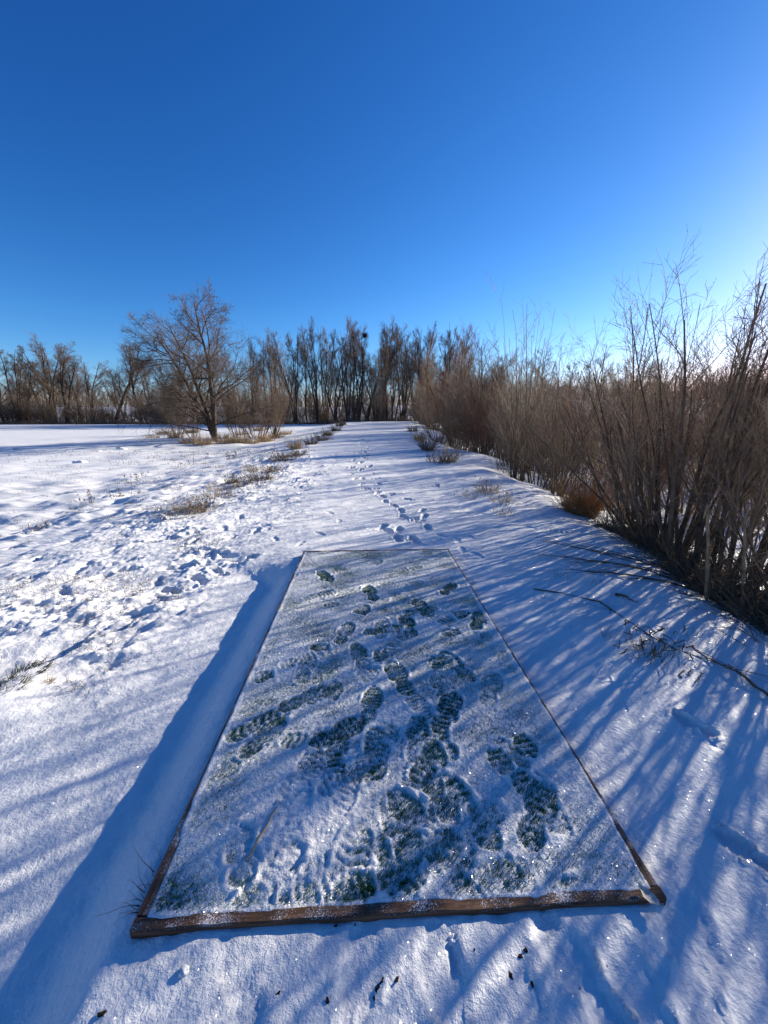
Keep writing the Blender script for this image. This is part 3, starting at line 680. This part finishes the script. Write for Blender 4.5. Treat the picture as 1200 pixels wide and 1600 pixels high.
# feathery reeds in the gap behind the tussock
def reeds(x, y, h, n, base, label, seed):
    r = rng(seed); e = empty('reed_clump', on(x, y)); a = r.uniform(0, 6.283, n); q = np.sqrt(r.uniform(0, 1, n))*base
    P = np.stack([np.cos(a)*q, np.sin(a)*q, np.full(n, -0.1)], 1); D = np.stack([r.normal(-0.05, 0.10, n), r.normal(0, 0.10, n), np.ones(n)], 1)
    p, w_ = march(r, P, D, h*r.uniform(0.75, 1.0, n), np.full(n, 0.0042), 6, 0.03, 0.0, 0.5)
    tag(obj('stalk', mesh_np('stalk', *tubes(p, w_, 4), True, M['straw']), e), kind='stuff')
    P, D, t, pr, ix = spawn(r, p[:, -3:], w_[:, -3:], 34, 0.35, 1.0, 18, 50); D = nrm(D+np.array([-0.5, -0.25, 0]))
    pb, wb = march(r, P, D, r.uniform(0.06, 0.16, len(ix)), np.full(len(ix), 0.0028), 2, 0.2, -0.15, 0.4)
    tag(obj('plume', mesh_np('plume', *tubes(pb, wb, 3), True, M['plume']), e), kind='stuff')
    P, D, t, pr, ix = spawn(r, p, w_, 5, 0.1, 0.7, 30, 60)
    pl, wl = march(r, P, D, r.uniform(0.2, 0.45, len(ix)), np.full(len(ix), 0.004), 4, 0.15, -0.25, 0.2)
    tag(obj('leaf', mesh_np('leaf', *tubes(pl, wl, 3), True, M['straw']), e), kind='stuff')
    tag(e, label, 'reeds', 'reeds among the willows')
reeds(4.2, 6.7, 2.9, 34, 0.45, 'tall tan reeds with feathery plumes behind the rusty grass tussock', 81)
reeds(4.9, 8.0, 3.1, 30, 0.5, 'tan plumed reeds deeper in the willow thicket', 82)
reeds(4.4, 5.0, 2.3, 16, 0.35, 'shorter tan reeds among the stems of the nearest willows', 83)
# shrub row under the far trees and round the field tree
LU = 'brown leafless brush under the trees beyond the field'
LV = 'brown leafless brush under the trees at the path end'
for k, a in enumerate(range(-60, 300, 12)):
    r = rng(1200+k); f = r.uniform(67, 82); x, _ = at_dist(a+r.uniform(-6, 6), 650, f)
    put_shrub(6+k % 4, x, f, r.uniform(4.0, 7.0), LU, group='brush under the far trees', wide=1.5, mats=('bark', 'twig'))
for k, a in enumerate(range(300, 780, 13)):
    r = rng(1300+k); f = r.uniform(68, 84); x, _ = at_dist(a+r.uniform(-6, 6), 650, f)
    put_shrub(6+k % 4, x, f, r.uniform(4.5, 7.5), LV, group='brush under the far trees', wide=1.4, mats=('bark', 'twig'))
for (a, f, h, k, w) in [(398, 31, 5.6, 7, 1.0), (425, 34, 6.2, 9, 0.95), (372, 33, 5.0, 6, 1.0), (300, 32, 3.6, 1, 1.0), (275, 36, 4.2, 0, 1.1), (590, 64, 12.0, 9, 0.6), (250, 60, 6, 8, 1.2)]:
    x, _ = at_dist(a, 650, f)
    lab = {398: 'brown twiggy shrub touching the field tree on its path side', 425: 'tallest brown shrub between the field tree and the path', 372: 'dense brown shrub directly behind the field tree trunk',
           300: 'small sparse shrub beside the field tree on its open-field side', 275: 'thin shrub farther out on the open-field side of the field tree', 590: 'tall pale fan-shaped thicket at the end of the path', 250: 'bushy shrub between the field tree and the far trees'}[a]
    put_shrub(k, x, f, h, lab, group=None, wide=w, mats=('bark', 'twig'))

# ------------------------------------------------------------------ grass, weeds, sticks
print('t shrubs', round(time.time()-T0, 1))
def tuft(name, a, b_, h, n, base, spread, mat, label, cat='grass', group=None, lean=(0, 0), w=0.0022, curl=0.25, zz=0.0, seed=None, heads=0, rt=-0.03):
    x, y = px(a, b_, zz); z = surf(x, y); r = rng(seed if seed is not None else int(a*7+b_))
    w = max(w, 0.00055*y)
    (v, f), p = blades(r, n, h, base, spread, w, lean, curl, root=rt)
    parts = [(v, f)]
    if heads:
        tip = p[r.integers(0, n, heads), -1]
        dd = nrm(r.normal(size=(heads, 3))+np.array([0, 0, 0.8]))
        hp, hq = march(r, tip-dd*0.01, dd, np.full(heads, 0.05), np.full(heads, w*2.6), 2, 0.2, 0, 0.5); hq[:, 0] *= 0.4
        parts.append(tubes(hp, hq, 3))
    o = obj(name, mesh_np(name, *join(parts), True, M[mat]), None, (x, y, z))
    tag(o, label, cat, group); return o
GLW = 'weed clumps on the left shoulder'
for (a, b_, h, n, bs, ld) in [(362, 755, 0.42, 70, 0.14, 0.1), (405, 752, 0.34, 70, 0.22, 0), (295, 803, 0.34, 110, (0.26, 0.14), 0.05), (320, 798, 0.26, 70, 0.14, 0), (425, 738, 0.3, 60, 0.2, 0),
                              (466, 702, 0.7, 80, 0.25, -0.25), (485, 696, 0.5, 70, 0.25, 0), (510, 684, 0.5, 70, 0.3, 0), (525, 678, 0.55, 60, 0.3, 0), (540, 670, 0.6, 60, 0.35, 0), (552, 664, 0.6, 50, 0.4, 0), (450, 716, 0.28, 60, 0.4, 0), (352, 762, 0.2, 60, 0.3, 0), (440, 722, 0.35, 60, 0.3, 0), (470, 712, 0.3, 50, 0.3, 0), (498, 690, 0.5, 60, 0.3, 0), (390, 762, 0.25, 50, 0.2, 0), (340, 780, 0.2, 50, 0.25, 0), (270, 812, 0.2, 40, 0.2, 0), (400, 735, 0.3, 50, 0.3, 0), (530, 672, 0.55, 60, 0.3, 0)]:
    LWN = LWN+1 if 'LWN' in globals() else 0
    kq = rng(int(a)).uniform(0.6, 1.5); tuft('weed_clump', a+rng(int(b_)).uniform(-6, 6), b_, h*kq*1.1, int(n*1.7), bs, 0.3+0.3*kq, ['weed', 'straw', 'weed'][int(a) % 3], 'dry weed clump on the left shoulder of the path', 'weeds', GLW, (ld, 0), zz=0.0, heads=n//2)
GRW = 'weed clumps on the right shoulder'
for (a, b_, h, n, bs, ld) in [(684, 722, 0.5, 90, (0.35, 0.9), 0.0), (668, 704, 0.55, 110, (0.25, 0.6), 0), (655, 690, 0.55, 90, (0.25, 0.8), 0), (645, 678, 0.55, 70, 0.4, 0), (700, 722, 0.7, 90, 0.2, 0.15), (632, 664, 0.6, 50, 0.4, 0), (622, 660, 0.7, 50, 0.5, 0)]:
    kq = rng(int(a)+5).uniform(0.8, 1.7); tuft('weed_clump', a, b_, h*kq, int(n*1.4), bs, 0.25+0.2*kq, ['weed', 'straw', 'weed'][int(a) % 3], 'dry weed clump on the right shoulder of the path', 'weeds', GRW, (ld, 0), zz=0.05, heads=n//2)
for (a, b_, h, n, bs) in [(760, 768, 0.36, 110, (0.2, 0.3)), (785, 785, 0.3, 70, (0.15, 0.2)), (735, 775, 0.22, 40, 0.15), (790, 805, 0.2, 40, 0.12)]:
    tuft('straw_clump', a, b_, h, n, bs, 0.5, 'straw', 'thin straw-coloured grass clump between the path and the bank', 'grass', 'straw clumps by the bank', zz=0.06, heads=n//3)
tuft('grass_tussock', 908, 800, 0.72, 1100, (0.22, 0.18), 0.42, 'rust_grass', 'dense rusty-brown grass tussock on the bank below the willows', 'grass', zz=0.0, curl=0.16, w=0.0018)
tuft('grass_tussock', 895, 770, 0.3, 200, (0.14, 0.1), 0.6, 'straw', 'small straw tussock beside the rusty grass tussock', 'grass', zz=0.0, curl=0.35)
GT = 'tan grass round the field tree'
for k, (a, b_, h, n) in enumerate([(255, 680, 0.8, 90), (275, 684, 0.9, 120), (295, 690, 1.0, 140), (315, 692, 1.0, 140), (352, 690, 0.95, 150), (372, 690, 1.0, 160), (392, 690, 0.9, 140), (415, 688, 0.9, 130), (432, 684, 0.8, 110), (300, 678, 0.8, 100), (380, 680, 0.8, 100), (445, 680, 0.8, 90), (240, 684, 0.5, 60), (405, 676, 0.8, 80), (345, 684, 0.8, 90)]):
    tuft('tan_grass_clump', a, b_, h*rng(int(a)).uniform(0.5, 1.15), int(n*1.2), (0.6, 0.45), 0.45, 'straw', 'tan dry grass clump at the foot of the field tree', 'grass', GT, zz=-0.2, curl=0.3)
GF = 'dry stalks on the left bank'
for (a, b_, h, n, bs) in [(143, 783, 0.42, 14, 0.07), (112, 792, 0.36, 4, 0.05), (128, 786, 0.34, 3, 0.04), (184, 776, 0.36, 5, 0.04), (57, 824, 0.2, 26, 0.12), (215, 742, 0.3, 8, 0.06), (300, 716, 0.5, 5, 0.1), (322, 708, 0.6, 6, 0.1), (280, 722, 0.4, 6, 0.2), (175, 778, 0.2, 6, 0.1), (190, 745, 0.15, 18, 0.4), (205, 735, 0.2, 20, 0.4), (360, 712, 0.4, 26, 0.3), (205, 770, 0.16, 14, 0.25)]:
    tuft('dry_stalk', a, b_, h, n, bs, 0.22, 'weed', 'dry brown stalk poking from the snow of the left bank', 'stalks', GF, zz=-0.15, w=0.004, heads=n, curl=0.05)
# foreground left frosted grass
for k, (a, b_, h, n, bs, ln_) in enumerate([(113, 1000, 0.10, 26, (0.05, 0.03), (0.3, 0.2)), (70, 1018, 0.065, 90, (0.07, 0.10), (0.5, 0.3)), (45, 1052, 0.075, 130, (0.08, 0.10), (0.5, 0.3)), (15, 1080, 0.08, 120, (0.07, 0.08), (0.4, 0.4)), (78, 942, 0.06, 30, (0.05, 0.03), (0.4, 0)), (10, 940, 0.05, 16, 0.04, (0.4, 0.2))]):
    tuft('frosted_grass', a, b_, h, n, bs, 0.7, 'sedge', 'dark green grass tuft showing through a break in the snow left of the tee pad', 'grass', 'grass tufts left of the tee pad', ln_, zz=0.0, curl=0.5, rt=-0.02, w=0.0034)
x, y = px(80, 1062, 0.0); r = rng(9)
# right-hand weeds near the pad
tuft('dead_weed', 1018, 1030, 0.24, 60, (0.12, 0.09), 0.5, 'weed', 'branched dead weed with seed heads beside the fallen branch', 'weeds', zz=0.08, heads=60)
GS = 'thin stalks right of the tee pad'
for (a, b_, h, n, bs) in [(950, 1000, 0.13, 12, 0.03), (985, 1015, 0.14, 6, 0.05), (1005, 1022, 0.09, 22, 0.05), (890, 985, 0.05, 12, 0.05), (968, 1000, 0.10, 4, 0.03), (930, 915, 0.1, 14, 0.06), (880, 905, 0.09, 14, 0.07), (1075, 1000, 0.1, 10, 0.08), (1120, 1005, 0.08, 12, 0.12), (965, 1310, 0.035, 3, 0.005), (1115, 1400, 0.03, 2, 0.005), (968, 1470, 0.02, 3, 0.004), (785, 1000, 0.03, 2, 0.005)]:
    tuft('thin_stalk', a, b_, h, n, bs, 0.3, 'weed', 'thin dark stalk poking through the snow right of the tee pad', 'stalks', GS, zz=0.1, w=0.0015, curl=0.05, rt=-0.02)
# dark litter and low twigs at the foot of the nearest willows
r = rng(55); n = 6500
q = r.uniform(0, 1, n); yy = 2.0+q*3.4; xx = xbank(yy)-0.05+np.abs(r.normal(0, 0.5, n))
P = np.stack([xx, yy, ground(xx, yy)-0.02], 1); D = nrm(r.normal(size=(n, 3))*np.array([1, 1, 0.5])+np.array([-.1, -.1, .45]))
p, q_ = march(r, P, D, r.uniform(0.1, 0.65, n), r.uniform(0.0018, 0.005, n), 3, 0.22, -0.06, 0.4)
lit = obj('ground_litter', mesh_np('ground_litter', *tubes(p, q_, 3), True, M['weed']))
tag(lit, 'tangle of dead twigs and grass at the foot of the nearest willows', 'litter', kind='stuff')
# low brush on the bank below the right shoulder
r = rng(56); n = 3600
yy = 8.0+60*r.uniform(0, 1, n)**1.5; xx = xbank(yy)+0.15+np.abs(r.normal(0, 1.0, n))
okm = fbm(xx, yy*0.5, 1.1, 2) > -0.1; xx, yy = xx[okm], yy[okm]; n = len(xx)
P = np.stack([xx, yy, ground(xx, yy)-0.02], 1); D = nrm(r.normal(0, 0.4, (n, 3))+np.array([0, 0, 1]))
p, q_ = march(r, P, D, r.uniform(0.15, 0.8, n), 0.0012+0.0003*yy, 3, 0.2, -0.05, 0.4)
lit = obj('bank_undergrowth', mesh_np('bank_undergrowth', *tubes(p, q_, 3), True, M['weed']))
tag(lit, 'dry undergrowth covering the right bank below the willows', 'undergrowth', kind='stuff')
# sparse grass poking through on the left bank and along the field edge
r = rng(57); n = 30000
yy = 1.6+20*r.uniform(0, 1, n)**1.6; xx = -1.4-0.12*yy-np.abs(r.normal(0, 1.4, n))*(0.6+0.22*yy)
okm = fbm(xx, yy, 0.9, 3) > 0.16; xx, yy = xx[okm], yy[okm]; n = len(xx)
P = np.stack([xx, yy, [surf(a, b_)-0.006 for a, b_ in zip(xx, yy)]], 1); D = nrm(r.normal(0, 0.5, (n, 3))+np.array([-.3, -.2, 0.5]))
p, q_ = march(r, P, D, r.uniform(0.015, 0.055, n)*(1+0.12*yy), np.full(n, 0.0012)+0.00035*yy, 2, 0.2, -0.2, 0.4)
tag(obj('bank_grass', mesh_np('bank_grass', *tubes(p, q_, 3), True, M['weed'])), 'sparse grass blades poking through crusty snow on the left bank', 'grass', kind='stuff')
r = rng(58); n = 5000
aa = r.uniform(-0.98, 0.2, n); yy = r.uniform(63, 69, n)+3*np.abs(aa); xx = aa*yy
P = np.stack([xx, yy, ground(xx, yy)-0.02], 1); D = nrm(r.normal(0, 0.3, (n, 3))+np.array([0, 0, 1]))
p, q_ = march(r, P, D, r.uniform(0.3, 1.0, n), np.full(n, 0.03), 2, 0.2, -0.05, 0.4)
tag(obj('field_edge_grass', mesh_np('field_edge_grass', *tubes(p, q_, 3), True, M['weed'])), 'dark dry grass along the far edge of the field under the trees', 'grass', kind='stuff')

# far woods on the levee
r = rng(59); n = 2600
aa = r.uniform(-1.15, 1.15, n); yy = r.uniform(108, 135, n); xx = aa*yy
P = np.stack([xx, yy, ground(xx, yy)-0.3], 1); D = nrm(r.normal(0, 0.12, (n, 3))+np.array([0, 0, 1]))
Lw = r.uniform(2.5, 6.5, n); p, q_ = march(r, P, D, Lw, np.full(n, 0.07), 3, 0.12, 0.02, 0.4)
Pb, D, t_, pr, ix = spawn(r, p, q_, 7, 0.2, 1.0, 20, 45); pb, qb = march(r, Pb, D, Lw[ix]*0.35, np.full(len(ix), 0.035), 2, 0.15, 0.03, 0.5)
tag(obj('far_woods', mesh_np('far_woods', *join([tubes(p, q_, 3), tubes(pb, qb, 3)]), True, M['twig'])), 'brown bare woods far off on the rise behind the tree line', 'woods', kind='stuff')
# fallen branches
GB = 'fallen branches beside the nearest willows'
def stick(name, pts, r0, label, group=None, z=0.09, twigs=6, seed=1, mat='willow', cat='branch', lift=0.012):
    r = rng(seed); P = [px(a, b_, z) for a, b_ in pts]
    pp_ = np.array([(x, y, surf(x, y)+lift+0.008*math.sin(3.1*i+seed)) for i, (x, y) in enumerate(P)])
    t = np.linspace(0, 1, len(pp_)); tt = np.linspace(0, 1, 12)
    cur = np.stack([np.interp(tt, t, pp_[:, k]) for k in range(3)], 1)+r.normal(0, 0.005, (12, 3))
    cur[:, :2] += (np.sin(tt*np.pi)*r.normal(0, 0.05))[:, None]*np.array([0.4, 1.0])
    o_ = cur[0].copy(); cur = cur-o_
    parts = [tubes(cur[None], (r0*(1-0.75*tt))[None], 6)]
    if twigs:
        Pq, D, t_, pr, ix = spawn(r, cur[None], (r0*(1-0.75*tt))[None], twigs, 0.25, 1.0, 18, 40); D[:, 2] *= 0.25
        p2, q2 = march(r, Pq, D, r.uniform(0.15, 0.45, len(t_)), pr*0.55, 4, 0.08, -0.03, 0.3)
        parts.append(tubes(p2, q2, 4))
    o = obj(name, mesh_np(name, *join(parts), True, M[mat]), None, o_); tag(o, label, cat, group); return o
LBR = 'thin dark fallen branch lying on the snow in the heap below the willows'
for k, (p0_, p1_) in enumerate([((1120, 905), (850, 848)), ((1110, 900), (830, 870)), ((1130, 912), (880, 898)), ((1105, 895), (900, 860)), ((1100, 912), (870, 880)), ((1120, 900), (960, 845)), ((1130, 908), (920, 893)), ((1090, 898), (845, 860))]):
    stick('fallen_branch', [p0_, ((p0_[0]+p1_[0])/2, (p0_[1]+p1_[1])/2+6), p1_], 0.006+0.002*(k % 3), LBR, GB, seed=20+k, lift=0.02+0.008*k, twigs=14)
stick('fallen_branch', [(1140, 900), (1080, 925), (1060, 930)], 0.012, 'short stub of branch under the pale stalk', None, seed=40, twigs=2)
stick('fallen_branch', [(835, 922), (930, 935), (1010, 990), (1060, 1020), (1200, 1072)], 0.0065, 'long single branch lying from the path towards the bank', None, seed=41, twigs=9, lift=0.004)
stick('fallen_branch', [(1230, 1130), (1140, 1050), (1075, 1015)], 0.008, 'forked fallen branch crossing the end of the long branch', None, seed=43, twigs=6, lift=0.02)
stick('fallen_branch', [(960, 935), (995, 950)], 0.012, 'short thick stick on the snow beside the long branch', None, seed=44, twigs=0)
for k, (p0_, p1_) in enumerate([((1062, 1065), (1080, 1030)), ((1072, 1062), (1092, 1045)), ((1085, 1075), (1105, 1055))]):
    stick('straw_stick', [p0_, p1_], 0.003, 'short straight stick in the snow below the long branch', 'short sticks below the long branch', seed=50+k, twigs=0, lift=0.004)
# pale broken stalks
def broken_stalk(base, top, tipd, r0, label, seed, fwd_z=-0.02):
    x, y = px(base[0], base[1], fwd_z); z = surf(x, y)-0.03
    tx, tz = at_dist(top[0], top[1], y)
    e_ = empty('broken_stalk', (x, y, z)); r = rng(seed)
    tt = np.linspace(0, 1, 9); c = np.stack([tt*(tx-x), tt*0.03, tt*(tz-z)], 1)+r.normal(0, 0.004, (9, 3))*np.array([1, 1, 0.2])
    obj('stalk', mesh_np('stalk', *tubes(c[None], (r0*(1-0.3*tt)*(1+0.12*r.normal(size=9)))[None], 7), True, M['pale_stalk']), e_)
    d_ = np.array(tipd); c2 = c[-1]+np.linspace(0, 1, 4)[:, None]*d_[None]
    obj('bent_tip', mesh_np('bent_tip', *tubes(c2[None], (r0*0.75*np.linspace(1, 0.4, 4))[None], 6), True, M['pale_stalk']), e_)
    # torn sheath leaves
    P = c[r.integers(1, 8, 5)]; p_, q_ = march(r, P, nrm(r.normal(size=(5, 3))+np.array([0, 0, .6])), r.uniform(0.05, 0.14, 5), np.full(5, r0*0.3), 3, .2, -0.3, 0.3)
    tag(obj('sheath', mesh_np('sheath', *tubes(p_, q_, 3), True, M['pale_stalk']), e_), kind='stuff')
    tag(e_, label, 'stalk')
broken_stalk((1107, 935), (1112, 790), (-0.03, -0.02, -0.10), 0.013, 'pale broken reed stalk with its tip bent over, standing before the willows', 1, 0.06)
broken_stalk((1167, 940), (1170, 815), (0.02, 0.01, 0.12), 0.012, 'brown straight reed stalk beside the bent pale one', 2, 0.06)

# ------------------------------------------------------------------ small things
def small(name, a, b_, zz, rad, mat, label, cat, group=None, seed=1, squash=0.5, amp=0.5, sub=2, lift=0.0, rz=0.0, sx=1.0):
    x, y = px(a, b_, zz); v, f = lump(seed, rad, squash, amp, sub, 1.4)
    v[:, 0] *= sx
    o = obj(name, mesh_np(name, v, f, mat == 'snow', M[mat]), None, (x, y, (surf(x, y)+lift))); o.rotation_euler.z = rz
    return tag(o, label, cat, group)
GD = 'soil crumbs in the near snow'
for k, (a, b_, s) in enumerate([(600, 1545, .010), (590, 1555, .009), (585, 1570, .007), (620, 1543, .006), (795, 1533, .010), (812, 1505, .007), (830, 1552, .006), (695, 1520, .004), (740, 1497, .003), (512, 1575, .006), (435, 1565, .006), (555, 1455, .004), (525, 1457, .004), (820, 1495, .006), (870, 1540, .006), (905, 1555, .005), (945, 1520, .004), (160, 1590, .008)]):
    small('soil_crumb', a, b_, 0.085, s*0.65, 'soil', 'dark soil crumb in the snow in front of the near board', 'soil', GD, k, 0.6, 0.9, 2, 0.002, k*1.3, 1.5)
for k, (a, b_, s) in enumerate([(125, 720, 0.22), (120, 662, 0.5), (154, 704, 0.12), (190, 700, 0.2), (30, 700, 0.16)]):
    small('snow_heap', a, b_, -0.3, s, 'snow', 'small heap of shovelled snow on the flat field', 'snow heap', 'snow heaps on the field', 30+k, 0.7, 0.5, 3, 0.0, k, 1.5)
small('snow_clod', 290, 1528, 0.085, 0.011, 'snow', 'small snow clod in front of the near board towards its left end', 'snow', None, 61, 0.6, 0.6, 3, 0.004)
small('snow_clod', 707, 1478, 0.085, 0.012, 'snow', 'small snow clod sunk in a hole before the near board', 'snow', None, 62, 0.6, 0.6, 3, 0.0)
# pale leaf on the near right corner
lx, ly = px(1012, 1398, PAD_Z+0.02)
u = np.linspace(-1, 1, 13); v = np.linspace(0, 1, 15); UU, VV = np.meshgrid(u, v)
wd = 0.018*np.sin(np.pi*np.clip(VV, 0, 1)**0.8)+0.0004
lv = np.stack([UU*wd, (VV-0.5)*0.06, 0.006*UU**2+0.008*(VV-0.5)**2*4+0.0015*np.sin(VV*20)], -1).reshape(-1, 3)
lf = obj('fallen_leaf', mesh_np('fallen_leaf', lv, grid_faces(13, 15), True, M['leaf']), None, (lx, ly, PAD_Z+BT+0.004)); lf.rotation_euler = (0.05, 0.1, 0.5)
tag(lf, 'pale curled leaf on the near right corner of the timber frame', 'leaf')
# dry stem lying on the pad
r = rng(4); a0 = np.array([*px(385, 1345, PAD_Z+0.02), PAD_Z+0.020]); a1 = np.array([*px(432, 1262, PAD_Z+0.02), PAD_Z+0.026])
tt = np.linspace(0, 1, 9)[:, None]; c = (a1-a0)*tt+r.normal(0, 0.0015, (9, 3))
o = obj('dry_straw', mesh_np('dry_straw', *tubes(c[None], np.full((1, 9), 0.0028), 5), True, M['straw']), None, a0); tag(o, 'thin dry straw stem lying across the snowy turf', 'stem')
# dead grass at the near-left corner of the box
x, y = px(205, 1420, 0.02)
r = rng(14); (v_, f_), _ = blades(r, 18, 0.13, (0.010, 0.07), 0.3, 0.0014, (-0.25, -0.1), 0.35, 4, 0.0)
o = obj('corner_grass', mesh_np('corner_grass', v_, f_, True, M['weed']), None, (PAD_O[0]-0.02+0.0, PAD_O[1]+0.12, surf(PAD_O[0]-0.05, PAD_O[1]+0.12)))
tag(o, 'dark dead grass against the left board at its near corner', 'grass')
x, y = px(75, 1064, 0.0)
r = rng(15); (v_, f_), _ = blades(r, 40, 0.05, (0.03, 0.015), 0.8, 0.002, (0.2, 0), 0.3, 3, -0.005)
o = obj('ginger_leaf', mesh_np('ginger_leaf', v_, f_, True, M['ginger']), None, (x, y, surf(x, y))); tag(o, 'ginger scrap of dead leaf on snow beside the dark grass', 'leaf')
print('t all', round(time.time()-T0, 1), 'objects', len(bpy.data.objects), 'mesh tris', sum(len(m.loops)-2*len(m.polygons) for m in bpy.data.meshes))
